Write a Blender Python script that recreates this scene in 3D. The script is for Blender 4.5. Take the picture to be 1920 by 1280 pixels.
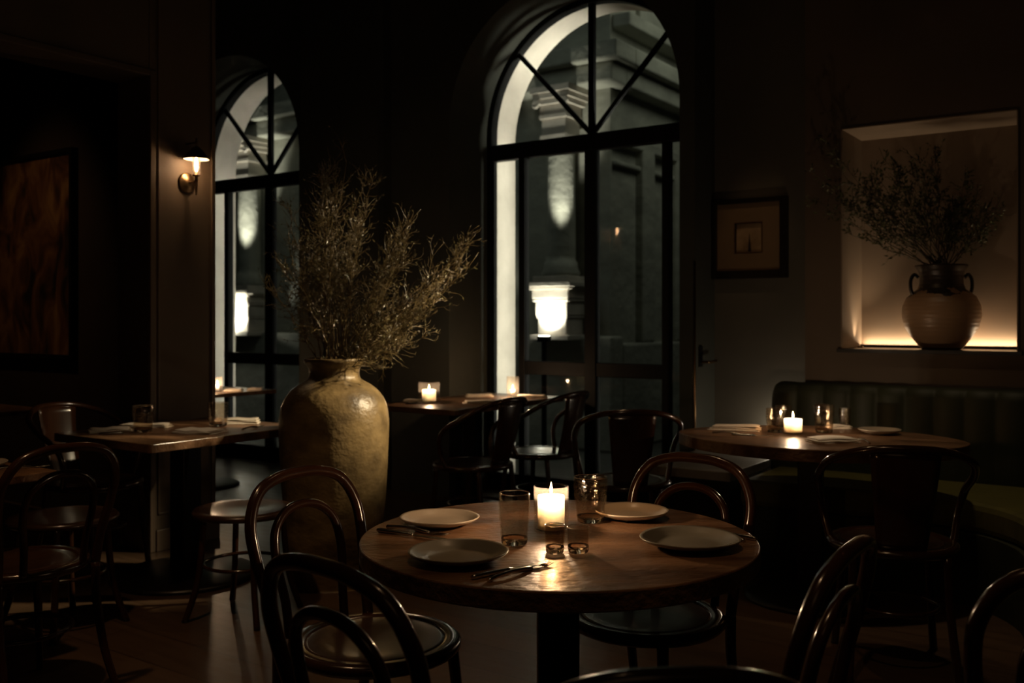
import bpy, bmesh, math, random
from math import sin, cos, pi, radians as R
from mathutils import Vector, Matrix

for o in list(bpy.data.objects):
    bpy.data.objects.remove(o)
S = bpy.context.scene
COL = S.collection

# ------------------------------------------------------------------ camera
cam_d = bpy.data.cameras.new('camera')
cam = bpy.data.objects.new('camera', cam_d)
COL.objects.link(cam)
cam.location = (0, 0, 1.29)
cam.rotation_euler = (R(90), 0, R(34.6))
cam_d.sensor_width = 36.0
cam_d.lens = 33.75
cam_d.shift_y = -40 / 1920
cam_d.clip_start = 0.05
cam_d.dof.use_dof = True
cam_d.dof.focus_distance = 2.6
cam_d.dof.aperture_fstop = 4.0
S.camera = cam

# ------------------------------------------------------------------ world and exposure
w = bpy.data.worlds.new('night')
S.world = w
w.use_nodes = True
w.node_tree.nodes['Background'].inputs[0].default_value = (0.35, 0.45, 0.5, 1)
w.node_tree.nodes['Background'].inputs[1].default_value = 0.004
S.view_settings.view_transform = 'Standard'
S.view_settings.look = 'None'
S.view_settings.gamma = 1
S.view_settings.use_curve_mapping = False
S.view_settings.exposure = 0.0


def lamp(kind, name, loc, power, color, size=0.05, target=None, spot=None, blend=0.5, size_y=None, parent=None):
    d = bpy.data.lights.new(name, kind)
    d.energy = power
    d.color = color
    if kind == 'AREA':
        d.shape = 'RECTANGLE' if size_y else 'DISK'
        d.size = size
        if size_y:
            d.size_y = size_y
    else:
        d.shadow_soft_size = size
    if kind == 'SPOT':
        d.spot_size = R(spot)
        d.spot_blend = blend
    o = bpy.data.objects.new(name, d)
    COL.objects.link(o)
    o.location = loc
    if target is not None:
        o.rotation_euler = (Vector(target) - Vector(loc)).to_track_quat('-Z', 'Y').to_euler()
    if parent:
        o.parent = parent
    return o


WARM = (1.0, 0.60, 0.30)
CAND = (1.0, 0.70, 0.44)
COOL = (1.0, 0.93, 0.80)
# ceiling spotlights of the room (above the frame), plus two added fill spots
lamp('SPOT', 'ceiling_spot_vase', (-0.7, 5.3, 2.95), 1150, (1.0, 0.80, 0.50), 0.06, (-3.40, 3.42, 0.86), 15, 0.9)
lamp('SPOT', 'ceiling_spot_branches', (-0.7, 5.3, 2.95), 430, (1.0, 0.80, 0.50), 0.06, (-3.22, 3.50, 1.62), 15, 0.9)
lamp('SPOT', 'banquette_fill', (-0.9, 4.3, 4.1), 55, (1.0, 0.74, 0.46), 0.05, (-1.0, 4.75, 0.5), 38, 0.9)  # added fill that brightens the olive seat and the chair before it
lamp('SPOT', 'banquette_table_fill', (-1.6, 4.2, 4.1), 42, (1.0, 0.76, 0.52), 0.05, (-1.58, 4.5, 0.74), 18, 0.9)  # added fill that brightens the napkins on the banquette table
lamp('SPOT', 'ceiling_spot_floor', (-2.6, 1.1, 4.1), 75, WARM, 0.06, (-2.8, 2.1, 0.0), 46, 0.9)
lamp('SPOT', 'ceiling_spot_floor_front', (-0.9, 1.2, 4.1), 36, WARM, 0.06, (-0.9, 2.6, 0.0), 50, 0.9)
lamp('SPOT', 'ceiling_spot_floor_back', (-2.2, 3.6, 4.1), 25, WARM, 0.06, (-2.0, 3.4, 0.0), 60, 0.9)
lamp('SPOT', 'ceiling_spot_tables', (-3.9, 2.9, 4.1), 55, (1.0, 0.72, 0.46), 0.06, (-4.08, 3.1, 0.74), 17, 0.9)
lamp('SPOT', 'ceiling_spot_painting', (-6.0, 2.0, 4.1), 30, WARM, 0.05, (-6.4, 3.6, 1.3), 40, 0.9)
lamp('SPOT', 'ceiling_spot_niche', (-1.9, 3.6, 4.1), 9, WARM, 0.05, (-1.12, 5.55, 1.35), 11, 0.9)
lamp('SPOT', 'ceiling_spot_picture', (-1.7, 4.1, 4.1), 16, WARM, 0.05, (-2.18, 5.8, 1.8), 13, 0.9)
# warm glow of the rest of the restaurant behind the camera
lamp('AREA', 'dining_room_glow', (0.9, -1.0, 3.6), 0.8, WARM, 1.6, (-2.0, 3.0, 0.5), size_y=1.6)
# street lighting outside: unseen tall strips added on the far jambs wash the stone reveals
for lx, pw in ((-2.56, 9.0), (-5.95, 4.0)):
    rl = lamp('AREA', 'reveal_fill', (lx, 6.17, 2.0), pw, COOL, 0.05, (lx - 1.6, 6.17, 2.0), size_y=3.6)
    rl.data.spread = R(26)
    rl = lamp('AREA', 'arch_fill', (lx, 6.24, 2.3), pw * (0.8 if lx > -5 else 0.35), COOL, 0.05, (lx - 1.5, 6.26, 3.5), size_y=0.5)  # second added area light, unseen, lifts the stone arch
    rl.data.spread = R(42)
lamp('AREA', 'street_glow', (-9.0, 8.0, 7.5), 26, (0.90, 0.97, 0.88), 3.0, (-9.5, 12.0, 2.5), size_y=3.0)
lamp('AREA', 'street_glow_wing', (-4.4, 13.0, 6.5), 25, (0.96, 0.96, 0.80), 2.0, (-7.0, 16.0, 2.5), size_y=2.0)


# ------------------------------------------------------------------ materials
def nt(name):
    m = bpy.data.materials.new(name)
    m.use_nodes = True
    t = m.node_tree
    return m, t, t.nodes['Principled BSDF']


def N(t, k, **kw):
    n = t.nodes.new(k)
    for a, b in kw.items():
        setattr(n, a, b)
    return n


def mat(name, c1, c2=None, rough=0.5, scale=6, stretch=(1, 1, 1), bump=0.0, bscale=40, metal=0.0,
        detail=6, spec=0.5, coat=0.0, rvar=0.0, dist=0.002, bstretch=(1, 1, 1)):
    m, t, p = nt(name)
    c2 = c2 or c1
    tc = N(t, 'ShaderNodeTexCoord')
    mp = N(t, 'ShaderNodeMapping')
    mp.inputs['Scale'].default_value = stretch
    t.links.new(tc.outputs['Object'], mp.inputs[0])
    no = N(t, 'ShaderNodeTexNoise')
    no.inputs['Scale'].default_value = scale
    no.inputs['Detail'].default_value = detail
    t.links.new(mp.outputs[0], no.inputs['Vector'])
    cr = N(t, 'ShaderNodeValToRGB')
    cr.color_ramp.elements[0].position = 0.3
    cr.color_ramp.elements[1].position = 0.7
    cr.color_ramp.elements[0].color = (*c1, 1)
    cr.color_ramp.elements[1].color = (*c2, 1)
    t.links.new(no.outputs['Fac'], cr.inputs[0])
    t.links.new(cr.outputs[0], p.inputs['Base Color'])
    p.inputs['Roughness'].default_value = rough
    if rvar:
        mr = N(t, 'ShaderNodeMapRange')
        mr.inputs['To Min'].default_value = rough - rvar
        mr.inputs['To Max'].default_value = rough + rvar
        t.links.new(no.outputs['Fac'], mr.inputs['Value'])
        t.links.new(mr.outputs[0], p.inputs['Roughness'])
    p.inputs['Metallic'].default_value = metal
    p.inputs['Specular IOR Level'].default_value = spec
    p.inputs['Coat Weight'].default_value = coat
    p.inputs['Coat Roughness'].default_value = 0.12
    if bump:
        mp2 = N(t, 'ShaderNodeMapping')
        mp2.inputs['Scale'].default_value = bstretch
        t.links.new(tc.outputs['Object'], mp2.inputs[0])
        n2 = N(t, 'ShaderNodeTexNoise')
        n2.inputs['Scale'].default_value = bscale
        n2.inputs['Detail'].default_value = 4
        t.links.new(mp2.outputs[0], n2.inputs['Vector'])
        b = N(t, 'ShaderNodeBump')
        b.inputs['Strength'].default_value = bump
        b.inputs['Distance'].default_value = dist
        t.links.new(n2.outputs['Fac'], b.inputs['Height'])
        t.links.new(b.outputs[0], p.inputs['Normal'])
    return m


def emis(name, c, s):
    m, t, p = nt(name)
    p.inputs['Base Color'].default_value = (*c, 1)
    p.inputs['Emission Color'].default_value = (*c, 1)
    p.inputs['Emission Strength'].default_value = s
    return m


def thin_glass(name, tint, refl, rough=0.0, haze=0.0):
    m = bpy.data.materials.new(name)
    m.use_nodes = True
    t = m.node_tree
    t.nodes.remove(t.nodes['Principled BSDF'])
    out = t.nodes['Material Output']
    tr = N(t, 'ShaderNodeBsdfTransparent')
    tr.inputs[0].default_value = (*tint, 1)
    gl = N(t, 'ShaderNodeBsdfGlossy')
    gl.inputs['Roughness'].default_value = rough
    fr = N(t, 'ShaderNodeFresnel')
    fr.inputs['IOR'].default_value = refl
    mx = N(t, 'ShaderNodeMixShader')
    ge = N(t, 'ShaderNodeNewGeometry')
    ml = N(t, 'ShaderNodeMath', operation='MULTIPLY_ADD')
    ml.inputs[1].default_value = -1.0
    ml.inputs[2].default_value = 1.0
    t.links.new(ge.outputs['Backfacing'], ml.inputs[0])
    m2 = N(t, 'ShaderNodeMath', operation='MULTIPLY')
    t.links.new(ml.outputs[0], m2.inputs[0])
    t.links.new(fr.outputs[0], m2.inputs[1])
    t.links.new(m2.outputs[0], mx.inputs[0])
    t.links.new(tr.outputs[0], mx.inputs[1])
    t.links.new(gl.outputs[0], mx.inputs[2])
    last = mx
    if haze:
        tl = N(t, 'ShaderNodeBsdfTranslucent')
        tl.inputs[0].default_value = (0.95, 0.88, 0.78, 1)
        m3 = N(t, 'ShaderNodeMixShader')
        m3.inputs[0].default_value = haze
        t.links.new(mx.outputs[0], m3.inputs[1])
        t.links.new(tl.outputs[0], m3.inputs[2])
        last = m3
    t.links.new(last.outputs[0], out.inputs['Surface'])
    return m


def bumpy_glass(name, tint):
    m = thin_glass(name, tint, 2.3, rough=0.09, haze=0.0)
    t = m.node_tree
    tc = N(t, 'ShaderNodeTexCoord')
    v = N(t, 'ShaderNodeTexVoronoi')
    v.feature = 'F1'
    v.inputs['Scale'].default_value = 150
    t.links.new(tc.outputs['Object'], v.inputs['Vector'])
    b = N(t, 'ShaderNodeBump')
    b.inputs['Strength'].default_value = 0.25
    b.inputs['Distance'].default_value = 0.004
    t.links.new(v.outputs['Distance'], b.inputs['Height'])
    for n in t.nodes:
        if n.type in ('BSDF_GLOSSY', 'FRESNEL'):
            t.links.new(b.outputs[0], n.inputs['Normal'])
    return m


M = {}
M['bay_wall'] = mat('dark_green_plaster', (0.040, 0.043, 0.034), (0.055, 0.056, 0.044), 0.75, 2.5, bump=0.15, bscale=30)
M['warm_wall'] = mat('warm_plaster', (0.12, 0.085, 0.055), (0.15, 0.105, 0.07), 0.6, 2.5, bump=0.12, bscale=30)
M['picture_wall'] = mat('grey_plaster', (0.10, 0.09, 0.072), (0.13, 0.115, 0.09), 0.75, 2.0, bump=0.15, bscale=26)
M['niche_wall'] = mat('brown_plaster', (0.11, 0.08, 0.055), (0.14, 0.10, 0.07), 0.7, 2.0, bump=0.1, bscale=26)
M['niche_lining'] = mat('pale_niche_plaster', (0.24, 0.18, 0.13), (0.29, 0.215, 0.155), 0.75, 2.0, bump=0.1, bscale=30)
M['ceiling'] = mat('dark_ceiling_paint', (0.03, 0.028, 0.024), None, 0.8, 3)
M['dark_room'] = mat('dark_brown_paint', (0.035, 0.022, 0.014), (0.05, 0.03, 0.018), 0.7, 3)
M['trim'] = mat('brown_trim_paint', (0.13, 0.09, 0.06), (0.16, 0.11, 0.075), 0.45, 3)
M['steel'] = mat('black_steel', (0.004, 0.004, 0.004), (0.006, 0.006, 0.006), 0.6, 8, spec=0.2)
M['blackwood'] = mat('black_stained_wood', (0.006, 0.004, 0.003), (0.012, 0.008, 0.005), 0.35, 10, (1, 1, 0.1))
M['chair'] = mat('dark_polished_beech', (0.030, 0.011, 0.005), (0.050, 0.019, 0.008), 0.22, 14, (1, 1, 0.25), coat=0.6)
M['chair_seat'] = mat('dark_pressed_seat', (0.032, 0.014, 0.008), (0.05, 0.022, 0.011), 0.30, 10, (1, 4, 1), coat=0.3)
M['table'] = mat('brown_tabletop_wood', (0.085, 0.040, 0.018), (0.27, 0.145, 0.075), 0.33, 6, (0.7, 2.6, 1), bump=1.0, bscale=45, detail=10,
                 rvar=0.10, coat=0.1, dist=0.004, bstretch=(0.8, 1.6, 1))
M['vase'] = mat('mottled_olive_glaze', (0.075, 0.048, 0.020), (0.32, 0.22, 0.095), 0.40, 6, (1, 1, 1.3), bump=0.8, bscale=34, dist=0.005,
                detail=12, bstretch=(1, 1, 1.3))
M['brass'] = mat('aged_brass', (0.30, 0.19, 0.10), (0.22, 0.14, 0.075), 0.36, 10, metal=1.0)
M['silver'] = mat('dark_silver', (0.55, 0.52, 0.47), (0.42, 0.39, 0.35), 0.2, 20, metal=1.0)
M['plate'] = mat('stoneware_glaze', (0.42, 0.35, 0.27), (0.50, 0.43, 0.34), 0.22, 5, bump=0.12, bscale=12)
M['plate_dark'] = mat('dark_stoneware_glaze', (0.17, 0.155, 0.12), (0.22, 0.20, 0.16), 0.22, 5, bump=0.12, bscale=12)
M['linen'] = mat('cream_linen', (0.74, 0.66, 0.55), (0.80, 0.72, 0.60), 0.85, 20, bump=0.5, bscale=60, dist=0.002)
M['velvet'] = mat('olive_velvet', (0.075, 0.068, 0.010), (0.110, 0.098, 0.015), 0.6, 6, (1, 4, 1), bump=0.3, bscale=40)
M['velvet_back'] = mat('dark_green_velvet', (0.018, 0.022, 0.008), (0.028, 0.032, 0.012), 0.6, 6, bump=0.3, bscale=40)
M['stone'] = mat('limestone', (0.46, 0.42, 0.36), (0.58, 0.53, 0.46), 0.8, 5, bump=0.5, bscale=18, dist=0.01)
M['facade'] = mat('grey_facade_stone', (0.26, 0.26, 0.22), (0.42, 0.42, 0.35), 0.85, 1.6, (1, 1, 2.2), bump=0.6, bscale=8, dist=0.03, detail=9)
M['pavement'] = mat('dark_pavement', (0.06, 0.06, 0.05), (0.09, 0.09, 0.08), 0.7, 3)
M['ledge'] = mat('grey_stone_ledge', (0.16, 0.14, 0.115), (0.20, 0.175, 0.145), 0.55, 5)
M['twig'] = mat('dry_olive_twig', (0.07, 0.045, 0.02), (0.26, 0.19, 0.085), 0.28, 60, coat=0.6)
M['leaf'] = mat('dry_olive_leaf', (0.06, 0.055, 0.02), (0.20, 0.165, 0.07), 0.3, 60, coat=0.5)
M['twig_green'] = mat('green_twig', (0.06, 0.05, 0.025), (0.10, 0.085, 0.04), 0.5, 30)
M['leaf_green'] = mat('green_leaf', (0.055, 0.065, 0.024), (0.11, 0.12, 0.045), 0.45, 30)
M['pane'] = thin_glass('window_glass', (0.93, 0.96, 0.94), 1.5)
M['clear'] = thin_glass('candle_glass', (0.97, 0.93, 0.88), 1.5, haze=0.018)
M['tumbler'] = bumpy_glass('hammered_glass', (0.90, 0.84, 0.76))
m, t, p = nt('amber_solid_glass')
p.inputs['Base Color'].default_value = (0.92, 0.82, 0.70, 1)
p.inputs['Transmission Weight'].default_value = 1.0
p.inputs['Roughness'].default_value = 0.03
p.inputs['IOR'].default_value = 1.5
M['solid_glass'] = m
M['flame'] = emis('flame', (1.0, 0.62, 0.28), 55)
M['bulb'] = emis('sconce_bulb', (1.0, 0.66, 0.36), 30)
M['wick'] = mat('charred_wick', (0.01, 0.008, 0.006))
M['shade_in'] = mat('white_enamel', (0.8, 0.76, 0.7), None, 0.3)
M['led'] = emis('led_strip', (1.0, 0.76, 0.5), 0.5)
M['uplight'] = emis('uplight_lens', (1.0, 0.94, 0.82), 9)

m, t, p = nt('candle_wax')
p.inputs['Base Color'].default_value = (0.95, 0.84, 0.74, 1)
p.inputs['Subsurface Weight'].default_value = 1.0
p.inputs['Subsurface Radius'].default_value = (1.0, 0.95, 0.85)
p.inputs['Subsurface Scale'].default_value = 0.09
p.inputs['Roughness'].default_value = 0.4
M['wax'] = m

m, t, p = nt('floor_boards')
tc = N(t, 'ShaderNodeTexCoord')
br = N(t, 'ShaderNodeTexBrick')
br.inputs['Color1'].default_value = (0.075, 0.045, 0.026, 1)
br.inputs['Color2'].default_value = (0.10, 0.060, 0.034, 1)
br.inputs['Mortar'].default_value = (0.045, 0.027, 0.016, 1)
br.inputs['Scale'].default_value = 1.0
br.inputs['Mortar Size'].default_value = 0.003
br.inputs['Brick Width'].default_value = 2.4
br.inputs['Row Height'].default_value = 0.22
t.links.new(tc.outputs['Object'], br.inputs['Vector'])
mp = N(t, 'ShaderNodeMapping')
mp.inputs['Scale'].default_value = (1, 8, 1)
t.links.new(tc.outputs['Object'], mp.inputs[0])
no = N(t, 'ShaderNodeTexNoise')
no.inputs['Scale'].default_value = 3
no.inputs['Detail'].default_value = 8
t.links.new(mp.outputs[0], no.inputs['Vector'])
mx = N(t, 'ShaderNodeMix', data_type='RGBA', blend_type='MULTIPLY')
mx.inputs[0].default_value = 0.8
t.links.new(br.outputs['Color'], mx.inputs[6])
cr = N(t, 'ShaderNodeValToRGB')
cr.color_ramp.elements[0].color = (0.5, 0.5, 0.5, 1)
cr.color_ramp.elements[1].color = (1.3, 1.25, 1.2, 1)
t.links.new(no.outputs['Fac'], cr.inputs[0])
t.links.new(cr.outputs[0], mx.inputs[7])
t.links.new(mx.outputs[2], p.inputs['Base Color'])
mr = N(t, 'ShaderNodeMapRange')
mr.inputs['To Min'].default_value = 0.22
mr.inputs['To Max'].default_value = 0.5
t.links.new(no.outputs['Fac'], mr.inputs['Value'])
t.links.new(mr.outputs[0], p.inputs['Roughness'])
n2 = N(t, 'ShaderNodeTexNoise')
n2.inputs['Scale'].default_value = 14
t.links.new(tc.outputs['Object'], n2.inputs['Vector'])
b = N(t, 'ShaderNodeBump')
b.inputs['Strength'].default_value = 0.25
b.inputs['Distance'].default_value = 0.004
t.links.new(n2.outputs['Fac'], b.inputs['Height'])
t.links.new(b.outputs[0], p.inputs['Normal'])
M['floor'] = m

# painting: smoky orange brown abstract
m, t, p = nt('abstract_painting')
tc = N(t, 'ShaderNodeTexCoord')
mp = N(t, 'ShaderNodeMapping')
mp.inputs['Scale'].default_value = (2.2, 1, 1.1)
t.links.new(tc.outputs['Object'], mp.inputs[0])
no = N(t, 'ShaderNodeTexNoise')
no.inputs['Scale'].default_value = 2.4
no.inputs['Detail'].default_value = 12
no.inputs['Distortion'].default_value = 1.2
t.links.new(mp.outputs[0], no.inputs['Vector'])
cr = N(t, 'ShaderNodeValToRGB')
e = cr.color_ramp.elements
e[0].position = 0.35
e[0].color = (0.02, 0.010, 0.005, 1)
e[1].position = 0.72
e[1].color = (0.32, 0.17, 0.06, 1)
q = e.new(0.5)
q.color = (0.13, 0.052, 0.02, 1)
t.links.new(no.outputs['Fac'], cr.inputs[0])
t.links.new(cr.outputs[0], p.inputs['Base Color'])
p.inputs['Roughness'].default_value = 0.6
M['painting'] = m

# small picture: ochre square with a dark vertical mark
m, t, p = nt('small_picture_print')
tc = N(t, 'ShaderNodeTexCoord')
no = N(t, 'ShaderNodeTexNoise')
no.inputs['Scale'].default_value = 9
no.inputs['Detail'].default_value = 5
t.links.new(tc.outputs['Object'], no.inputs['Vector'])
cr = N(t, 'ShaderNodeValToRGB')
cr.color_ramp.elements[0].position = 0.35
cr.color_ramp.elements[0].color = (0.20, 0.13, 0.07, 1)
cr.color_ramp.elements[1].position = 0.65
cr.color_ramp.elements[1].color = (0.42, 0.29, 0.17, 1)
t.links.new(no.outputs['Fac'], cr.inputs[0])
t.links.new(cr.outputs[0], p.inputs['Base Color'])
M['print'] = m
M['print_mark'] = mat('dark_ink_mark', (0.03, 0.02, 0.012))
M['mat_board'] = mat('brown_mat_board', (0.17, 0.11, 0.06), (0.20, 0.13, 0.07), 0.7, 6)

# niche vase: dark glazed neck above a clay body
m, t, p = nt('two_tone_clay')
tc = N(t, 'ShaderNodeTexCoord')
sp = N(t, 'ShaderNodeSeparateXYZ')
t.links.new(tc.outputs['Object'], sp.inputs[0])
no = N(t, 'ShaderNodeTexNoise')
no.inputs['Scale'].default_value = 16
t.links.new(tc.outputs['Object'], no.inputs['Vector'])
ad = N(t, 'ShaderNodeMath', operation='MULTIPLY_ADD')
ad.inputs[1].default_value = -0.16
t.links.new(no.outputs['Fac'], ad.inputs[0])
t.links.new(sp.outputs['Z'], ad.inputs[2])
gt = N(t, 'ShaderNodeMath', operation='GREATER_THAN')
gt.inputs[1].default_value = 0.235
t.links.new(ad.outputs[0], gt.inputs[0])
mx = N(t, 'ShaderNodeMix', data_type='RGBA')
mx.inputs[6].default_value = (0.34, 0.21, 0.12, 1)
mx.inputs[7].default_value = (0.028, 0.018, 0.012, 1)
t.links.new(gt.outputs[0], mx.inputs[0])
t.links.new(mx.outputs[2], p.inputs['Base Color'])
p.inputs['Roughness'].default_value = 0.38
wv = N(t, 'ShaderNodeTexWave', bands_direction='Z')
wv.inputs['Scale'].default_value = 14
t.links.new(tc.outputs['Object'], wv.inputs['Vector'])
b = N(t, 'ShaderNodeBump')
b.inputs['Strength'].default_value = 0.3
b.inputs['Distance'].default_value = 0.003
t.links.new(wv.outputs['Fac'], b.inputs['Height'])
t.links.new(b.outputs[0], p.inputs['Normal'])
M['clay'] = m


# ------------------------------------------------------------------ mesh helpers
def catmull(pts, n=8, closed=False):
    pts = [Vector(q) for q in pts]
    out = []
    k = len(pts)
    rng = range(k if closed else k - 1)
    for i in rng:
        if closed:
            a, b_, c, d = pts[(i - 1) % k], pts[i], pts[(i + 1) % k], pts[(i + 2) % k]
        else:
            a, b_, c, d = pts[max(i - 1, 0)], pts[i], pts[i + 1], pts[min(i + 2, k - 1)]
        for j in range(n):
            u = j / n
            out.append(0.5 * ((2 * b_) + (c - a) * u + (2 * a - 5 * b_ + 4 * c - d) * u * u + (3 * b_ - a - 3 * c + d) * u ** 3))
    if not closed:
        out.append(pts[-1])
    return out


class MB:
    def __init__(self):
        self.v = []
        self.f = []

    def box(self, x0, x1, y0, y1, z0, z1):
        n = len(self.v)
        self.v += [(x, y, z) for z in (z0, z1) for y in (y0, y1) for x in (x0, x1)]
        for q in ((0, 2, 3, 1), (4, 5, 7, 6), (0, 1, 5, 4), (2, 6, 7, 3), (0, 4, 6, 2), (1, 3, 7, 5)):
            self.f.append(tuple(n + i for i in q))
        return self

    def bar(self, a, b, w, h, up=(0, 1, 0)):
        a = Vector(a)
        b = Vector(b)
        d = (b - a).normalized()
        u = Vector(up)
        s = d.cross(u).normalized()
        n = len(self.v)
        for q in (a, b):
            for i, j in ((-1, -1), (1, -1), (1, 1), (-1, 1)):
                self.v.append(tuple(q + s * w / 2 * i + u * h / 2 * j))
        for i in range(4):
            self.f.append((n + i, n + (i + 1) % 4, n + 4 + (i + 1) % 4, n + 4 + i))
        self.f.append((n + 3, n + 2, n + 1, n))
        self.f.append((n + 4, n + 5, n + 6, n + 7))
        return self

    def tube(self, pts, r, seg=10, closed=False, flat=1.0):
        pts = [Vector(q) for q in pts]
        k = len(pts)
        rr = r if isinstance(r, (list, tuple)) else [r] * k
        nrm = None
        base = len(self.v)
        for i in range(k):
            if closed:
                tdir = pts[(i + 1) % k] - pts[i - 1]
            else:
                tdir = pts[min(i + 1, k - 1)] - pts[max(i - 1, 0)]
            if tdir.length < 1e-9:
                tdir = Vector((0, 0, 1))
            tdir.normalize()
            if nrm is None:
                ref = Vector((0, 0, 1)) if abs(tdir.z) < 0.9 else Vector((0, 1, 0))
                nrm = (ref - tdir * ref.dot(tdir)).normalized()
            else:
                nrm = (nrm - tdir * nrm.dot(tdir))
                nrm = nrm.normalized() if nrm.length > 1e-6 else tdir.orthogonal().normalized()
            bn = tdir.cross(nrm)
            for j in range(seg):
                a = 2 * pi * j / seg
                self.v.append(tuple(pts[i] + nrm * (rr[i] * cos(a)) + bn * (rr[i] * sin(a) * flat)))
        for i in range(k if closed else k - 1):
            for j in range(seg):
                a = base + i * seg + j
                b_ = base + i * seg + (j + 1) % seg
                c = base + ((i + 1) % k) * seg + (j + 1) % seg
                d = base + ((i + 1) % k) * seg + j
                self.f.append((a, b_, c, d))
        if not closed:
            self.f.append(tuple(base + j for j in reversed(range(seg))))
            self.f.append(tuple(base + (k - 1) * seg + j for j in range(seg)))
        return self

    def lathe(self, prof, seg=48, cx=0, cy=0, wob=None, cap=True):
        base = len(self.v)
        k = len(prof)
        for r, z in prof:
            for j in range(seg):
                a = 2 * pi * j / seg
                q = r * (1 + (wob(a, z) if wob else 0))
                self.v.append((cx + q * cos(a), cy + q * sin(a), z))
        for i in range(k - 1):
            for j in range(seg):
                self.f.append((base + i * seg + j, base + i * seg + (j + 1) % seg,
                               base + (i + 1) * seg + (j + 1) % seg, base + (i + 1) * seg + j))
        if cap:
            if prof[0][0] > 1e-5:
                self.f.append(tuple(base + j for j in reversed(range(seg))))
            if prof[-1][0] > 1e-5:
                self.f.append(tuple(base + (k - 1) * seg + j for j in range(seg)))
        return self

    def prism(self, out, z0, z1):
        """outline in x,y extruded in z"""
        n = len(self.v)
        k = len(out)
        self.v += [(x, y, z0) for x, y in out] + [(x, y, z1) for x, y in out]
        self.f.append(tuple(n + i for i in reversed(range(k))))
        self.f.append(tuple(n + k + i for i in range(k)))
        for i in range(k):
            self.f.append((n + i, n + (i + 1) % k, n + k + (i + 1) % k, n + k + i))
        return self

    def slab_y(self, out, y0, y1):
        """outline in x,z extruded in y"""
        n = len(self.v)
        k = len(out)
        self.v += [(x, y0, z) for x, z in out] + [(x, y1, z) for x, z in out]
        self.f.append(tuple(n + i for i in range(k)))
        self.f.append(tuple(n + k + i for i in reversed(range(k))))
        for i in range(k):
            self.f.append((n + (i + 1) % k, n + i, n + k + i, n + k + (i + 1) % k))
        return self

    def build(self, name, m, parent=None, smooth=False, bevel=0, sub=0, loc=None, rz=0):
        me = bpy.data.meshes.new(name)
        me.from_pydata(self.v, [], self.f)
        bm = bmesh.new()
        bm.from_mesh(me)
        bmesh.ops.recalc_face_normals(bm, faces=bm.faces)
        bm.to_mesh(me)
        bm.free()
        me.materials.append(M[m] if isinstance(m, str) else m)
        if smooth:
            for q in me.polygons:
                q.use_smooth = len(q.vertices) <= 4
        o = bpy.data.objects.new(name, me)
        COL.objects.link(o)
        if parent:
            o.parent = parent
        if loc:
            o.location = loc
        o.rotation_euler = (0, 0, rz)
        if bevel:
            bv = o.modifiers.new('bevel', 'BEVEL')
            bv.width = bevel
            bv.segments = 2
            bv.limit_method = 'ANGLE'
        if sub:
            s = o.modifiers.new('subdivision', 'SUBSURF')
            s.levels = s.render_levels = sub
        return o


def tag(o, label, cat, group=None):
    o['label'] = label
    o['category'] = cat
    if group:
        o['group'] = group
    return o


def thing(name, label, cat, loc=(0, 0, 0), rz=0, group=None):
    o = bpy.data.objects.new(name, None)
    COL.objects.link(o)
    o.empty_display_size = 0.1
    o.location = loc
    o.rotation_euler = (0, 0, rz)
    return tag(o, label, cat, group)


def struct(o):
    o['kind'] = 'structure'
    return o


def dup(root, loc, rz, label, group=None, scale=None):
    r = root.copy()
    COL.objects.link(r)
    r.location = loc
    r.rotation_euler = (0, 0, rz)
    r['label'] = label
    if group:
        r['group'] = group
    elif 'group' in r:
        del r['group']
    if scale:
        r.scale = scale
    for ch in list(root.children):
        c = ch.copy()
        COL.objects.link(c)
        c.parent = r
        for g in list(ch.children):
            d = g.copy()
            COL.objects.link(d)
            d.parent = c
    return r


# ------------------------------------------------------------------ setting
H = 4.2
struct(MB().box(-9.2, 2.6, -1.6, 6.05, -0.1, 0.0).build('floor', 'floor'))
struct(MB().box(-9.2, 2.6, -1.6, 6.45, H, H + 0.1).build('ceiling', 'ceiling'))
struct(MB().box(2.5, 2.6, -1.6, 6.1, 0, H).build('wall_right', 'niche_wall'))
struct(MB().box(-9.2, 2.6, -1.6, -1.5, 0, H).build('wall_back', 'warm_wall'))
struct(MB().box(-9.2, -9.1, -1.6, 6.05, 0, H).build('wall_far_left', 'dark_room'))
struct(MB().box(-9.1, -4.98, 3.60, 3.69, 0, H).build('wall_side_room', 'dark_room'))

W2, W1, HW, SP = -3.44, -6.83, 0.91, 2.69


def arched_wall(x0, x1, y0, y1, z0, z1, hw, sp, cens):
    b = MB()
    xs = [x0]
    for c in cens:
        xs += [c - hw, c + hw]
    xs.append(x1)
    for i in range(0, len(xs), 2):
        b.box(xs[i], xs[i + 1], y0, y1, z0, z1)
    n = 40
    for c in cens:
        P = [(c - hw * cos(pi * i / n), sp + hw * sin(pi * i / n)) for i in range(n + 1)]
        for i in range(n):
            (ax, az), (bx, bz) = P[i], P[i + 1]
            k = len(b.v)
            b.v += [(ax, y0, az), (bx, y0, bz), (bx, y0, z1), (ax, y0, z1),
                    (ax, y1, az), (bx, y1, bz), (bx, y1, z1), (ax, y1, z1)]
            b.f += [(k, k + 1, k + 2, k + 3), (k + 5, k + 4, k + 7, k + 6), (k, k + 4, k + 5, k + 1)]
    return b


struct(arched_wall(-9.1, -2.428, 5.5, 5.97, 0, H, HW, SP, [W1, W2]).build('wall_window', 'bay_wall'))
struct(arched_wall(-9.1, 2.5, 6.05, 6.33, -0.6, H + 0.1, 0.895, SP, [W1, W2]).build('wall_street_stone', 'stone'))
struct(MB().box(-2.428, -1.747, 5.81, 6.05, 0, H).build('wall_picture', 'picture_wall'))
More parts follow.
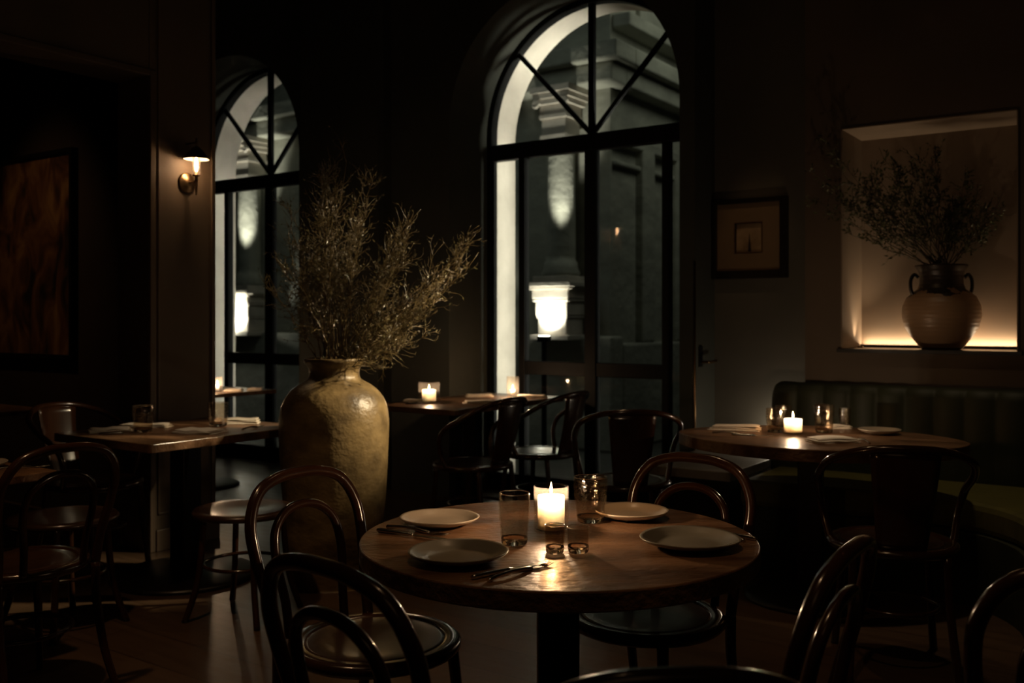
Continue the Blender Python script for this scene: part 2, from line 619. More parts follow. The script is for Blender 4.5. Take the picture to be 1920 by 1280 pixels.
# flat pilaster between the windows
struct(MB().box(-5.84, -4.99, 5.44, 5.5, 0, H).build('trim_1', 'bay_wall'))
# niche wall
nx0, nx1, nz0, nz1 = -1.541, -0.655, 1.13, 2.365
struct(MB().box(-1.747, nx0, 5.5, 6.05, 0, H).box(nx1, 2.5, 5.5, 6.05, 0, H)
       .box(nx0, nx1, 5.5, 6.05, 0, nz0 - 0.02).box(nx0, nx1, 5.5, 6.05, nz1, H).build('wall_niche', 'niche_wall'))
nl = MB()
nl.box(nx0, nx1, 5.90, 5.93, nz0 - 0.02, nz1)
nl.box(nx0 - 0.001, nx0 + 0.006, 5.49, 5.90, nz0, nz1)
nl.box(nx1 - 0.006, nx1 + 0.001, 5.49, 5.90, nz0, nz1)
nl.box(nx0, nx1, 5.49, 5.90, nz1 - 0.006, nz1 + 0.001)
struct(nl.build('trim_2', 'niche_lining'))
struct(MB().box(nx0 - 0.02, nx1 + 0.02, 5.47, 5.90, nz0 - 0.02, nz0).box(nx0 + 0.01, nx1 - 0.01, 5.852, 5.858, nz0, nz0 + 0.016).build('trim_3', 'blackwood'))
# pier with sconce, wall above the opening, casing
struct(MB().box(-4.98, -4.68, 3.24, 3.69, 0, H).box(-4.98, -4.68, -1.5, 3.24, 2.645, H).build('wall_left', 'warm_wall', bevel=0.006))
c = MB()
c.box(-4.685, -4.668, 3.24, 3.275, 0, 2.68)
c.box(-4.685, -4.668, -1.5, 3.24, 2.645, 2.68)
struct(c.build('trim_4', 'trim', bevel=0.004))
c = MB()
for y0, y1 in ((3.292, 3.304), (3.655, 3.667)):
    c.box(-4.685, -4.672, y0, y1, 0.2, 3.6)
c.box(-4.685, -4.672, 3.292, 3.667, 3.588, 3.6)
c.box(-4.685, -4.672, 3.292, 3.667, 0.2, 0.212)
struct(c.build('trim_5', 'trim', bevel=0.003))
struct(MB().box(-4.685, -4.66, 3.275, 3.69, 0, 0.12).box(-4.7, -4.66, 3.685, 3.705, 0, 0.12).build('baseboard_left', 'trim', bevel=0.004))
struct(MB().box(-2.43, -1.75, 5.79, 5.812, 0, 0.14).build('baseboard_picture', 'picture_wall'))


# windows
def window(n, cx):
    root = bpy.data.objects.new('window_%d' % n, None)
    COL.objects.link(root)
    root.location = (cx, 6.0, 0)
    struct(root)
    b = MB()
    k = 40
    ro, ri = 0.92, 0.872
    P = [(-1, 0.0)] + [(-cos(pi * i / k), sin(pi * i / k)) for i in range(k + 1)] + [(1, 0.0)]
    ring = []
    for i, (x, z) in enumerate(P):
        if i == 0 or i == len(P) - 1:
            ring.append(((x * ro, 0.0), (x * ri, 0.0)))
        else:
            ring.append(((x * ro, SP + z * ro), (x * ri, SP + z * ri)))
    for i in range(len(ring) - 1):
        (a, a2), (c_, c2) = ring[i], ring[i + 1]
        b.slab_y([a, a2, c2, c_], -0.032, 0.048)
    b.box(-0.9, 0.9, -0.03, 0.03, 0, 0.13)
    b.build('window_frame', 'steel', root)
    MB().box(-0.875, 0.875, -0.035, 0.035, 2.505, 2.625).build('transom_bar', 'steel', root, bevel=0.005)
    MB().box(-0.047, 0.047, -0.033, 0.033, 0, 2.51).build('mullion', 'steel', root, bevel=0.005)
    MB().box(-0.022, 0.022, -0.02, 0.02, 2.62, 3.57).build('mullion', 'steel', root)
    for s in (-1, 1):
        MB().box(s * 0.59 - 0.027, s * 0.59 + 0.027, -0.033, 0.033, 0, 2.51).build('mullion', 'steel', root, bevel=0.004)
        MB().bar((0, 0, 2.62), (s * 0.63, 0, 3.29), 0.03, 0.03).build('mullion', 'steel', root)
        MB().box(min(s * 0.59, s * 0.04), max(s * 0.59, s * 0.04), -0.028, 0.028, 0.885, 0.985).build('door_rail', 'steel', root, bevel=0.004)
    MB().box(-0.875, 0.875, -0.006, 0.0, 0.1, 2.52).build('pane', 'pane', root)
    o = [(0.875, 2.6), (0.875, SP)] + [(0.875 * cos(pi * i / 40), SP + 0.875 * sin(pi * i / 40)) for i in range(1, 40)] + [(-0.875, SP), (-0.875, 2.6)]
    MB().slab_y(o, -0.006, 0.0).build('pane', 'pane', root)
    return root


window(1, W1)
window(2, W2)

# ------------------------------------------------------------------ street building outside
struct(MB().box(-30, 8, 6.33, 40, -0.7, -0.6).build('ground_street', 'pavement'))
bd = thing('stone_building', 'grey classical stone building lit from below, across the street beyond the windows', 'building', (-7.41, 12.0, -0.6))
ZB = -0.6


def blk(name, *bx, m='facade', par=bd, bevel=0.0):
    b = MB()
    for q in bx:
        b.box(q[0] + 7.41, q[1] + 7.41, q[2] - 12, q[3] - 12, q[4] - ZB, q[5] - ZB)
    return b.build(name, m, par, bevel=bevel)


blk('front_wall', (-20, -6.75, 12.3, 12.6, ZB, 12))
blk('wing_wall', (-7.05, -6.75, 12.6, 15.15, ZB, 12), (-7.05, -6.75, 15.75, 34, ZB, 12),
    (-7.05, -6.75, 15.15, 15.75, ZB, 1.35), (-7.05, -6.75, 15.15, 15.75, 3.2, 12))
blk('plinth', (-20, -6.55, 12.0, 12.35, ZB, 1.06), (-6.8, -6.55, 12.35, 34, ZB, 0.95), bevel=0.04)
blk('cornice', (-20, -6.5, 11.9, 12.35, 4.67, 4.95), (-20, -6.35, 11.75, 12.35, 4.95, 5.2), (-6.8, -6.5, 12.35, 34, 4.67, 4.95),
    (-6.8, -6.35, 12.35, 34, 4.95, 5.2), (-6.8, -6.45, 12.35, 34, 5.55, 5.75), bevel=0.03)
blk('string_course', (-6.8, -6.62, 12.35, 34, 3.85, 4.0), (-6.8, -6.66, 12.35, 34, 3.55, 3.62), bevel=0.02)
for y in (13.1, 14.3, 16.4, 18.6, 21):
    blk('pilaster', (-6.8, -6.62, y, y + 0.42, 0.95, 3.9), bevel=0.03)
    blk('pilaster', (-6.8, -6.66, y, y + 0.42, 5.75, 9), bevel=0.03)
for x in (-9.6, -11.4, -13.0, -16.2):
    blk('pilaster', (x, x + 0.5, 12.12, 12.32, 1.06, 4.67), bevel=0.03)
    blk('pilaster', (x, x + 0.5, 12.15, 12.32, 5.2, 9), bevel=0.03)
for cx in (-7.41, -14.25):
    cb = MB()
    ox, oy = cx + 7.41, 0.0
    zc = -ZB
    prof = []
    for i in range(25):
        z = 2.15 + (3.95 - 2.15) * i / 24
        prof.append((0.215 - 0.02 * (i / 24) ** 2, z + zc))
    cb.lathe([(0.27, 1.92 + zc), (0.28, 1.98 + zc), (0.25, 2.05 + zc), (0.235, 2.15 + zc)] + prof, 24, ox, oy,
             wob=lambda a, z: 0.02 * cos(12 * a))
    colo = cb.build('column', 'facade', bd, smooth=True)
    pb = MB()
    for hw_, z0, z1 in ((0.33, 1.00, 1.08), (0.24, 1.08, 1.32), (0.26, 1.32, 1.36), (0.27, 1.36, 1.56), (0.30, 1.56, 1.60),
                        (0.31, 1.60, 1.73), (0.36, 1.73, 1.77), (0.40, 1.77, 1.84), (0.30, 1.84, 1.93)):
        pb.box(ox - hw_, ox + hw_, oy - hw_, oy + hw_, z0 + zc, z1 + zc)
    pb.build('pedestal', 'stone', colo, bevel=0.012)
    pb = MB()
    for hw_, z0, z1 in ((0.22, 3.92, 3.98), (0.20, 3.98, 4.22), (0.23, 4.22, 4.27), (0.22, 4.27, 4.42), (0.27, 4.42, 4.50), (0.30, 4.50, 4.58), (0.33, 4.58, 4.67)):
        pb.box(ox - hw_, ox + hw_, oy - hw_, oy + hw_, z0 + zc, z1 + zc)
    for s in (-1, 1):
        q = [(ox + s * 0.24 + 0.06 * cos(a) * (1 - a / 14), oy - 0.3, 4.42 + zc + 0.06 * sin(a) * (1 - a / 14)) for a in [i * 0.5 for i in range(20)]]
        pb.tube(q, 0.022, 6)
    pb.build('capital', 'stone', colo, bevel=0.01)
# arched window in the wing
b = MB()
b.box(-6.98 + 7.41, -6.95 + 7.41, 3.15, 3.75, 1.9, 3.9)
wn = b.build('arched_window', 'pane', bd)
b = MB()
for k in range(3):
    b.box(-6.95 + 7.41, -6.92 + 7.41, 3.15 + 0.2 * k + 0.085, 3.15 + 0.2 * k + 0.115, 1.95, 3.8)
for k in range(5):
    b.box(-6.95 + 7.41, -6.92 + 7.41, 3.15, 3.75, 2.2 + 0.35 * k, 2.23 + 0.35 * k)
b.build('glazing_bars', 'steel', wn)
# arch infill around the window head
b = MB()
n = 14
for i in range(n):
    a0, a1 = pi * i / n, pi * (i + 1) / n
    y0, z0, y1, z1 = 3.45 - 0.3 * cos(a0), 3.5 + 0.3 * sin(a0), 3.45 - 0.3 * cos(a1), 3.5 + 0.3 * sin(a1)
    k = len(b.v)
    for x in (0.36, 0.68):
        b.v += [(x, y0, z0), (x, y1, z1), (x, y1, 3.85), (x, y0, 3.85)]
    b.f += [(k, k + 1, k + 2, k + 3), (k + 4, k + 5, k + 6, k + 7), (k, k + 1, k + 5, k + 4), (k + 1, k + 2, k + 6, k + 5),
            (k + 2, k + 3, k + 7, k + 6), (k, k + 3, k + 7, k + 4)]
b.build('window_arch', 'facade', bd)
wl = thing('window_lantern', 'small lamp glowing inside the arched window of the building across the street', 'lamp', (-7.35, 15.4, 0))
MB().lathe([(0.02, 2.55), (0.09, 2.6), (0.10, 2.9), (0.03, 2.98)], 12).build('lamp_globe', emis('lantern_glow', (1.0, 0.85, 0.62), 2.2), wl, smooth=True)
MB().tube([(0, 0, 2.97), (0, 0, 3.35)], 0.008, 6).build('chain', 'steel', wl)
lamp('POINT', 'lantern_light', (-7.15, 15.4, 2.9), 6, (1.0, 0.85, 0.62), 0.05)

for i, (cx, lab) in enumerate(((-7.41, 'ground uplight at the foot of the column seen through the right window'),
                               (-14.25, 'ground uplight at the foot of the column seen through the left window'))):
    u = thing('uplight', lab, 'lamp', (cx, 11.55, 0.0), 0)
    MB().box(-0.09, 0.09, -0.06, 0.06, 0.98, 1.06).box(-0.03, 0.03, -0.03, 0.03, -0.6, 0.98).build('lamp_body', 'steel', u, bevel=0.01)
    MB().box(-0.07, 0.07, -0.04, 0.04, 1.061, 1.07).build('lens', 'uplight', u)
    lamp('SPOT', 'uplight_light', (cx, 11.55, 1.1), (110, 240)[i], COOL, 0.05, (cx, 11.95, 1.9), 110, 0.9)
    lamp('SPOT', 'uplight_capital', (cx + 0.35, 11.45, 2.0), (260, 420)[i], COOL, 0.05, (cx + 0.05, 12.0, 4.5), 40, 0.7)
    lamp('POINT', 'uplight_spill', (cx - 0.1, 11.6, 1.2), (2.5, 14)[i], COOL, 0.05)


# ------------------------------------------------------------------ chairs
def hoop_chair(label, loc, rz, group):
    t = thing('bentwood_chair', label, 'chair', loc, rz, group)
    MB().lathe([(0.17, 0.438), (0.212, 0.438), (0.222, 0.448), (0.222, 0.462), (0.212, 0.470), (0.185, 0.470), (0.175, 0.462), (0.17, 0.45)], 48,
               wob=lambda a, z: 0.03 * sin(a)).build('seat_frame', 'chair', t, smooth=True)
    MB().lathe([(0.001, 0.452), (0.10, 0.452), (0.172, 0.456), (0.19, 0.463), (0.17, 0.468), (0.12, 0.461), (0.001, 0.458)], 40,
               wob=lambda a, z: 0.03 * sin(a)).build('seat', 'chair_seat', t, smooth=True)
    for s in (-1, 1):
        p_ = catmull([(s * 0.145, 0.145, 0.445), (s * 0.155, 0.158, 0.30), (s * 0.168, 0.172, 0.15), (s * 0.188, 0.20, 0.0)], 5)
        MB().tube(p_, [0.0165 - 0.005 * i / 15 for i in range(16)], 10).build('leg', 'chair', t, smooth=True)
        p_ = catmull([(s * 0.172, -0.165, 0.45), (s * 0.172, -0.172, 0.32), (s * 0.178, -0.21, 0.15), (s * 0.192, -0.275, 0.0)], 5)
        MB().tube(p_, [0.0165 - 0.004 * i / 15 for i in range(16)], 10).build('leg', 'chair', t, smooth=True)
    h = [(-0.172, -0.165, 0.45), (-0.180, -0.185, 0.56), (-0.200, -0.215, 0.68), (-0.198, -0.238, 0.77), (-0.155, -0.256, 0.84), (-0.08, -0.266, 0.868),
         (0, -0.268, 0.873)]
    h = h + [(-x, y, z) for x, y, z in reversed(h[:-1])]
    MB().tube(catmull(h, 6), 0.0155, 12).build('back_hoop', 'chair', t, smooth=True)
    h = [(-0.105, -0.195, 0.462), (-0.108, -0.205, 0.55), (-0.122, -0.222, 0.65), (-0.112, -0.24, 0.73), (-0.065, -0.252, 0.775), (0, -0.256, 0.788)]
    h = h + [(-x, y, z) for x, y, z in reversed(h[:-1])]
    MB().tube(catmull(h, 6), 0.0125, 10).build('inner_hoop', 'chair', t, smooth=True)
    MB().tube([(0.158 * cos(a), 0.158 * sin(a) - 0.005, 0.235) for a in [2 * pi * i / 40 for i in range(40)]], 0.009, 8, closed=True).build('leg_ring', 'chair', t, smooth=True)
    return t


def slab_chair(label, loc, rz, group):
    t = thing('splat_back_armchair', label, 'chair', loc, rz, group)
    MB().lathe([(0.17, 0.435), (0.225, 0.435), (0.235, 0.445), (0.235, 0.460), (0.222, 0.468), (0.185, 0.468), (0.17, 0.45)], 48,
               wob=lambda a, z: 0.04 * sin(a)).build('seat_frame', 'chair', t, smooth=True)
    MB().lathe([(0.001, 0.450), (0.18, 0.455), (0.20, 0.463), (0.17, 0.467), (0.001, 0.458)], 40).build('seat', 'chair_seat', t, smooth=True)
    for s in (-1, 1):
        p_ = catmull([(s * 0.155, 0.155, 0.44), (s * 0.165, 0.168, 0.25), (s * 0.185, 0.19, 0.0)], 6)
        MB().tube(p_, 0.015, 10).build('leg', 'chair', t, smooth=True)
        p_ = catmull([(s * 0.16, -0.15, 0.44), (s * 0.168, -0.18, 0.22), (s * 0.185, -0.24, 0.0)], 6)
        MB().tube(p_, 0.015, 10).build('leg', 'chair', t, smooth=True)
    h = [(-0.222, 0.03, 0.455), (-0.245, 0.06, 0.56), (-0.262, 0.03, 0.655), (-0.268, -0.08, 0.725), (-0.235, -0.19, 0.79), (-0.13, -0.265, 0.832), (0, -0.29, 0.842)]
    h = h + [(-x, y, z) for x, y, z in reversed(h[:-1])]
    MB().tube(catmull(h, 7), 0.0145, 12).build('top_rail', 'chair', t, smooth=True)
    b = MB()
    nx, nz = 8, 10
    for side in (0, 1):
        for j in range(nz + 1):
            for i in range(nx + 1):
                u, v = i / nx * 2 - 1, j / nz
                hw_ = 0.085 + 0.035 * v
                y = -0.195 - 0.085 * v - 0.012 * sin(pi * v) + 0.018 * u * u
                b.v.append((u * hw_, y - 0.009 * side, 0.462 + 0.375 * v))
    st = (nx + 1) * (nz + 1)
    for j in range(nz):
        for i in range(nx):
            a = j * (nx + 1) + i
            b.f.append((a, a + 1, a + nx + 2, a + nx + 1))
            b.f.append((st + a, st + a + nx + 1, st + a + nx + 2, st + a + 1))
    for j in range(nz):
        for i in (0, nx):
            a = j * (nx + 1) + i
            b.f.append((a, a + nx + 1, st + a + nx + 1, st + a))
    for i in range(nx):
        for j in (0, nz):
            a = j * (nx + 1) + i
            b.f.append((a, a + 1, st + a + 1, st + a))
    b.build('back_splat', 'chair', t, smooth=True)
    MB().tube([(0.16 * cos(a), 0.16 * sin(a) - 0.01, 0.23) for a in [2 * pi * i / 36 for i in range(36)]], 0.008, 8, closed=True).build('leg_ring', 'chair', t, smooth=True)
    return t


def face(dx, dy):
    return math.atan2(-dx, dy)


GA, GB = 'bentwood chairs around the round table', 'armchairs with solid back splats'
c0 = hoop_chair('dark bentwood hoop chair at the near left of the round table', (-1.155, 1.42, 0), face(0.13, 1), GA)
dup(c0, (-1.71, 1.845, 0), face(1, 0.04), 'dark bentwood hoop chair between the big floor vase and the round table', GA)
dup(c0, (-1.225, 2.445, 0), face(-0.12, -1), 'dark bentwood hoop chair on the far side of the round table behind the plates', GA)
dup(c0, (-0.75, 1.80, 0), face(-1, 0.0), 'dark bentwood hoop chair at front right of the round table', GA)
dup(c0, (-0.64, 1.235, 0), face(-0.62, 0.78), 'dark bentwood chair whose top rail just enters the bottom edge of the view', GA)
dup(c0, (-3.25, 1.75, 0), face(-1, -0.03), 'dark bentwood hoop chair at the table cut off at the left edge', 'bentwood chairs away from the round table')

dup(c0, (-0.19, 2.12, 0), face(-0.386, 0.912), 'black silhouetted chair back at the bottom right corner, beside the banquette', 'bentwood chairs away from the round table')
s0 = slab_chair('dark bentwood armchair with solid splat in front of the banquette table', (-0.875, 3.79, 0), face(-0.38, 0.92), GB)
dup(s0, (-3.36, 4.48, 0), face(-1, 0), 'dark armchair at the candlelit window table, the nearer of its two to the floor vase', GB)
dup(s0, (-3.30, 5.10, 0), face(-1, 0), 'dark armchair at the candlelit window table, the one against the glass doors', GB)
dup(s0, (-2.34, 4.43, 0), face(-0.57, 0.82), 'dark armchair standing alone in front of the arched glass doors, left of the banquette table', GB)
dup(s0, (-4.60, 2.86, 0), face(1, 0.2), 'dark armchair at the wall end of the left square table beneath the painting side', GB)


def stool(label, loc, rz):
    t = thing('bentwood_stool', label, 'stool', loc, rz, 'low bentwood stools at the left square table')
    MB().lathe([(0.001, 0.452), (0.16, 0.452), (0.19, 0.44), (0.215, 0.442), (0.222, 0.455), (0.212, 0.468), (0.18, 0.468), (0.12, 0.462), (0.001, 0.460)], 44).build('seat', 'chair_seat', t, smooth=True)
    for k in range(4):
        a = pi / 4 + k * pi / 2
        p_ = catmull([(0.17 * cos(a), 0.17 * sin(a), 0.45), (0.18 * cos(a), 0.18 * sin(a), 0.3), (0.20 * cos(a), 0.20 * sin(a), 0.15), (0.25 * cos(a), 0.25 * sin(a), 0.0)], 5)
        MB().tube(p_, 0.014, 10).build('leg', 'chair', t, smooth=True)
    MB().tube([(0.17 * cos(a), 0.17 * sin(a), 0.23) for a in [2 * pi * i / 36 for i in range(36)]], 0.008, 8, closed=True).build('leg_ring', 'chair', t, smooth=True)
    return t


st = stool('round dark wooden stool tucked at the left square table beside the floor vase', (-3.36, 2.80, 0), 0.3)
dup(st, (-3.86, 2.26, 0), 0.1, 'round dark stool at the near side of the left square table', 'low bentwood stools at the left square table')


# ------------------------------------------------------------------ tables
def rrect(hx, hy, r, n=6):
    o = []
    for cx, cy, a0 in ((hx - r, hy - r, 0), (-hx + r, hy - r, 90), (-hx + r, -hy + r, 180), (hx - r, -hy + r, 270)):
        for i in range(n + 1):
            a = R(a0 + 90 * i / n)
            o.append((cx + r * cos(a), cy + r * sin(a)))
    return o


def table(name, label, loc, rz, outline, thick=0.035, base_r=0.36, post=0.055, top_m='table'):
    t = thing(name, label, 'table', (loc[0], loc[1], 0), rz, 'dining tables')
    MB().prism(outline, 0.74 - thick, 0.74).build('tabletop', top_m, t, bevel=0.004)
    MB().box(-post, post, -post, post, 0.02, 0.74 - thick).build('pedestal', 'blackwood', t, bevel=0.006)
    MB().lathe([(0.001, 0), (base_r, 0), (base_r, 0.012), (base_r - 0.02, 0.024), (0.09, 0.034), (0.001, 0.036)], 48).build('base', 'blackwood', t, smooth=True)
    return t


circ = [(0.5 * cos(2 * pi * i / 96), 0.5 * sin(2 * pi * i / 96)) for i in range(96)]
table('round_table', 'round brown wooden pedestal table in the foreground with lit pillar candle', (-1.292, 2.078), R(35), circ, 0.045, 0.30, 0.052)
table('square_table', 'square wooden pedestal table left of the big floor vase, with two tumblers', (-4.11, 3.055), 0, rrect(0.39, 0.475, 0.02), 0.04, 0.36, 0.055)
table('window_table', 'long wooden table set against the arched glass doors with two candles', (-3.965, 5.27), 0, rrect(0.345, 0.65, 0.02), 0.035, 0.30, 0.05)
a, b_, q = 0.655, 0.49, 1.75
boat = []
for i in range(96):
    u = 2 * pi * i / 96
    cu, su = cos(u), sin(u)
    boat.append((0.02 + a * abs(cu) ** (2 / q) * (1 if cu > 0 else -1), 0.09 + b_ * abs(su) ** (2 / q) * (1 if su > 0 else -1)))
table('banquette_table', 'pointed oval wooden table before the green banquette with a small candle', (-1.39, 4.46), R(12), boat, 0.055, 0.30, 0.055)
table('side_table', 'wooden table cut off at the near left edge of the view', (-3.79, 1.52), 0, rrect(0.42, 0.435, 0.015), 0.03, 0.30, 0.05)
table('square_table', 'small wooden table by the left arched window with a tall candle glass', (-6.25, 4.80), 0, rrect(0.38, 0.42, 0.015), 0.03, 0.28, 0.045)
table('square_table', 'distant wooden table in the dark side room, at the left edge below the painting', (-6.3, 2.86), 0, rrect(0.52, 0.42, 0.015), 0.03, 0.28, 0.045)


# ------------------------------------------------------------------ tableware
ZT = 0.7405


def plate(label, x, y, r=0.11, m='plate', seed=0, z=ZT, group='stoneware plates'):
    rnd = random.Random(seed)
    a1, a2, f1 = rnd.uniform(0, 6), rnd.uniform(0, 6), rnd.choice((2, 3))
    prof = [(0.001, 0.0), (r * 0.55, 0.0), (r * 0.62, 0.003), (r * 0.9, 0.013), (r * 0.985, 0.020), (r, 0.0225), (r * 0.985, 0.024),
            (r * 0.93, 0.0215), (r * 0.80, 0.0145), (r * 0.66, 0.0075), (r * 0.5, 0.0062), (0.001, 0.006)]
    o = MB().lathe(prof, 64, wob=lambda a, zz: 0.012 * sin(f1 * a + a1) + 0.008 * sin(5 * a + a2)).build('plate', m, smooth=True, loc=(x, y, z))
    return tag(o, label, 'plate', group)


plate('pale stoneware plate at the left rear of the round table', -1.627, 2.015, 0.106, 'plate', 1)
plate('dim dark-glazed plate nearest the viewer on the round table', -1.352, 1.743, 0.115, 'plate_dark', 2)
plate('pale stoneware plate behind the taller right tumbler on the round table', -1.246, 2.39, 0.104, 'plate', 3)
plate('wide dark plate at the right edge of the round table, touched by cutlery', -0.972, 2.172, 0.122, 'plate_dark', 4)
plate('pale plate on the table cut off at the near left edge', -3.66, 1.80, 0.11, 'plate', 5)
plate('pale plate at the right end of the banquette table', -1.174, 4.835, 0.10, 'plate', 6)


def napkin(label, x, y, rz, sx=0.10, sy=0.065, seed=0, z=ZT, th=0.016):
    rnd = random.Random(seed)
    b = MB()
    layers = 3
    for L in range(layers):
        nx, ny = 14, 10
        base = len(b.v)
        fx, fy = rnd.uniform(1, 3), rnd.uniform(1, 3)
        px, py = rnd.uniform(0, 6), rnd.uniform(0, 6)
        sh = rnd.uniform(-0.006, 0.006)
        sc = 1 - 0.05 * L
        z0, z1 = th * L / layers, th * (L + 0.92) / layers
        for side in (0, 1):
            for j in range(ny + 1):
                for i in range(nx + 1):
                    u, v = i / nx * 2 - 1, j / ny * 2 - 1
                    ed = 1 - max(abs(u), abs(v)) ** 8
                    x_ = u * sx * sc * (1 + 0.03 * sin(fy * v * 2 + py)) + sh
                    y_ = v * sy * sc * (1 + 0.04 * sin(fx * u * 2 + px)) + sh
                    zz = (z1 if side else z0)
                    if side:
                        zz = z0 + (z1 - z0) * (0.45 + 0.55 * ed)
                    if not (side == 0 and L == 0):
                        zz += 0.002 * (1 + sin(fx * u * 2 + px + L)) * (0.3 + L * 0.4)
                    b.v.append((x_, y_, zz))
        st_ = (nx + 1) * (ny + 1)
        for j in range(ny):
            for i in range(nx):
                a_ = base + j * (nx + 1) + i
                b.f.append((a_, a_ + 1, a_ + nx + 2, a_ + nx + 1))
                b.f.append((st_ + a_, st_ + a_ + nx + 1, st_ + a_ + nx + 2, st_ + a_ + 1))
        for j in range(ny):
            for i in (0, nx):
                a_ = base + j * (nx + 1) + i
                b.f.append((a_, a_ + nx + 1, st_ + a_ + nx + 1, st_ + a_))
        for i in range(nx):
            for j in (0, ny):
                a_ = base + j * (nx + 1) + i
                b.f.append((a_, a_ + 1, st_ + a_ + 1, st_ + a_))
    o = b.build('napkin', 'linen', smooth=True, loc=(x, y, z), rz=rz)
    return tag(o, label, 'napkin', 'folded linen napkins')


napkin('folded cream napkin at the left corner of the left square table', -4.33, 2.78, R(60), seed=1)
napkin('folded cream napkin behind the left tumbler on the left square table', -4.36, 2.99, R(35), 0.13, 0.05, seed=2)
napkin('folded cream napkin in front of the right tumbler on the left square table', -3.93, 3.0, R(20), 0.11, 0.075, seed=3)
napkin('thick folded napkin right of the right tumbler on the left square table', -4.10, 3.40, R(45), 0.10, 0.06, seed=4, th=0.026)
napkin('folded napkin left of the twin-lit candle on the window table', -4.20, 4.95, R(35), 0.09, 0.06, seed=5)
napkin('folded napkin at the front edge of the window table, right of the candle', -3.80, 5.12, R(40), 0.10, 0.065, seed=6)
napkin('folded napkin at the back of the window table in front of the dark wall', -4.12, 5.56, R(40), 0.10, 0.05, seed=7)
napkin('folded napkin beside the slim candle glass at the glass-door end of the window table', -3.77, 5.72, R(35), 0.11, 0.06, seed=8)
napkin('folded cream napkin at the left tip of the banquette table above a fork', -1.81, 4.60, R(15), 0.125, 0.055, seed=9, th=0.024)
napkin('folded cream napkin in front of the candle on the banquette table', -1.27, 4.385, R(45), 0.105, 0.065, seed=10, th=0.022)
napkin('small folded napkin behind the tumblers at the rear of the banquette table', -1.40, 4.97, R(30), 0.055, 0.03, seed=11)
napkin('folded napkin beside the candle glass on the table by the left window', -6.02, 4.92, R(40), 0.07, 0.05, seed=12)
napkin('folded napkin at the right corner of the table by the left window', -5.97, 5.09, R(40), 0.06, 0.04, seed=13)


def fork_mesh():
    b = MB()
    n = 16
    L = 0.20
    pts = []
    for i in range(n + 1):
        u = i / n
        y = u * 0.135
        wd = 0.0055 - 0.003 * sin(pi * min(u * 1.2, 1)) * 0.6
        pts.append((wd, y, 0.003 + 0.006 * sin(pi * u)))
    b.tube([(0, y, z) for _, y, z in pts], [wd for wd, _, _ in pts], 8, flat=1.0)
    b.prism([(-0.004, 0.133), (0.004, 0.133), (0.011, 0.150), (0.0125, 0.160), (-0.0125, 0.160), (-0.011, 0.150)], 0.002, 0.0045)
    for k in range(4):
        x = -0.0108 + 0.0072 * k
        b.tube([(x, 0.158, 0.0034), (x, 0.18, 0.0035), (x * 0.98, 0.198, 0.006)], [0.0016, 0.0015, 0.0008], 6)
    return b


def knife_mesh():
    b = MB()
    b.tube([(0, 0.0, 0.005), (0, 0.01, 0.005), (0, 0.05, 0.005), (0, 0.10, 0.005), (0, 0.112, 0.005)], [0.004, 0.0062, 0.0055, 0.0050, 0.003], 8)
    b.prism([(-0.005, 0.108), (0.006, 0.108), (0.010, 0.125), (0.0105, 0.18), (0.006, 0.208), (-0.002, 0.217), (-0.006, 0.21), (-0.006, 0.12)], 0.004, 0.0055)
    return b


def cutlery(kind, label, x, y, tx, ty, z=ZT):
    b = fork_mesh() if kind == 'fork' else knife_mesh()
    o = b.build(kind, 'silver', smooth=True, loc=(x, y, z), rz=math.atan2(-(tx - x), ty - y))
    return tag(o, label, kind, 'cutlery')


cutlery('fork', 'fork left of the rear pale plate on the round table, the upper of two', -1.715, 1.905, -1.50, 1.915)
cutlery('knife', 'dark knife lying left of the rear pale plate, nearer the table edge', -1.705, 1.855, -1.47, 1.875)
cutlery('knife', 'knife beside the dark near plate on the round table, farther from the viewer', -1.225, 1.625, -1.165, 1.83)
cutlery('fork', 'fork shining by the candle at the front of the round table', -1.185, 1.63, -1.155, 1.83)
cutlery('fork', 'fork at the right of the round table reaching over the dark plate', -0.875, 2.285, -1.08, 2.31)
cutlery('knife', 'knife at the right edge of the round table behind the dark plate', -0.855, 2.315, -1.07, 2.345)
cutlery('knife', 'knife gleaming in front of the left tumbler on the left square table', -4.24, 2.66, -4.13, 2.80)
cutlery('fork', 'fork at the right end of the left square table beside the vase', -3.83, 3.18, -3.90, 3.40)
cutlery('fork', 'fork gleaming in front of the napkin at the left tip of the banquette table', -1.85, 4.40, -1.60, 4.43)
cutlery('knife', 'knife beside the fork on the left part of the banquette table', -1.74, 4.37, -1.50, 4.43)
cutlery('fork', 'fork right of the front napkin on the banquette table', -1.11, 4.40, -1.19, 4.56)
cutlery('knife', 'knife between candle and napkin at the front of the window table', -4.12, 4.75, -4.03, 4.92)
cutlery('fork', 'fork at the front left corner of the window table beside the vase', -4.24, 4.72, -4.16, 4.85)
cutlery('fork', 'fork beside the plate on the near left cut-off table', -3.545, 1.80, -3.50, 1.93)


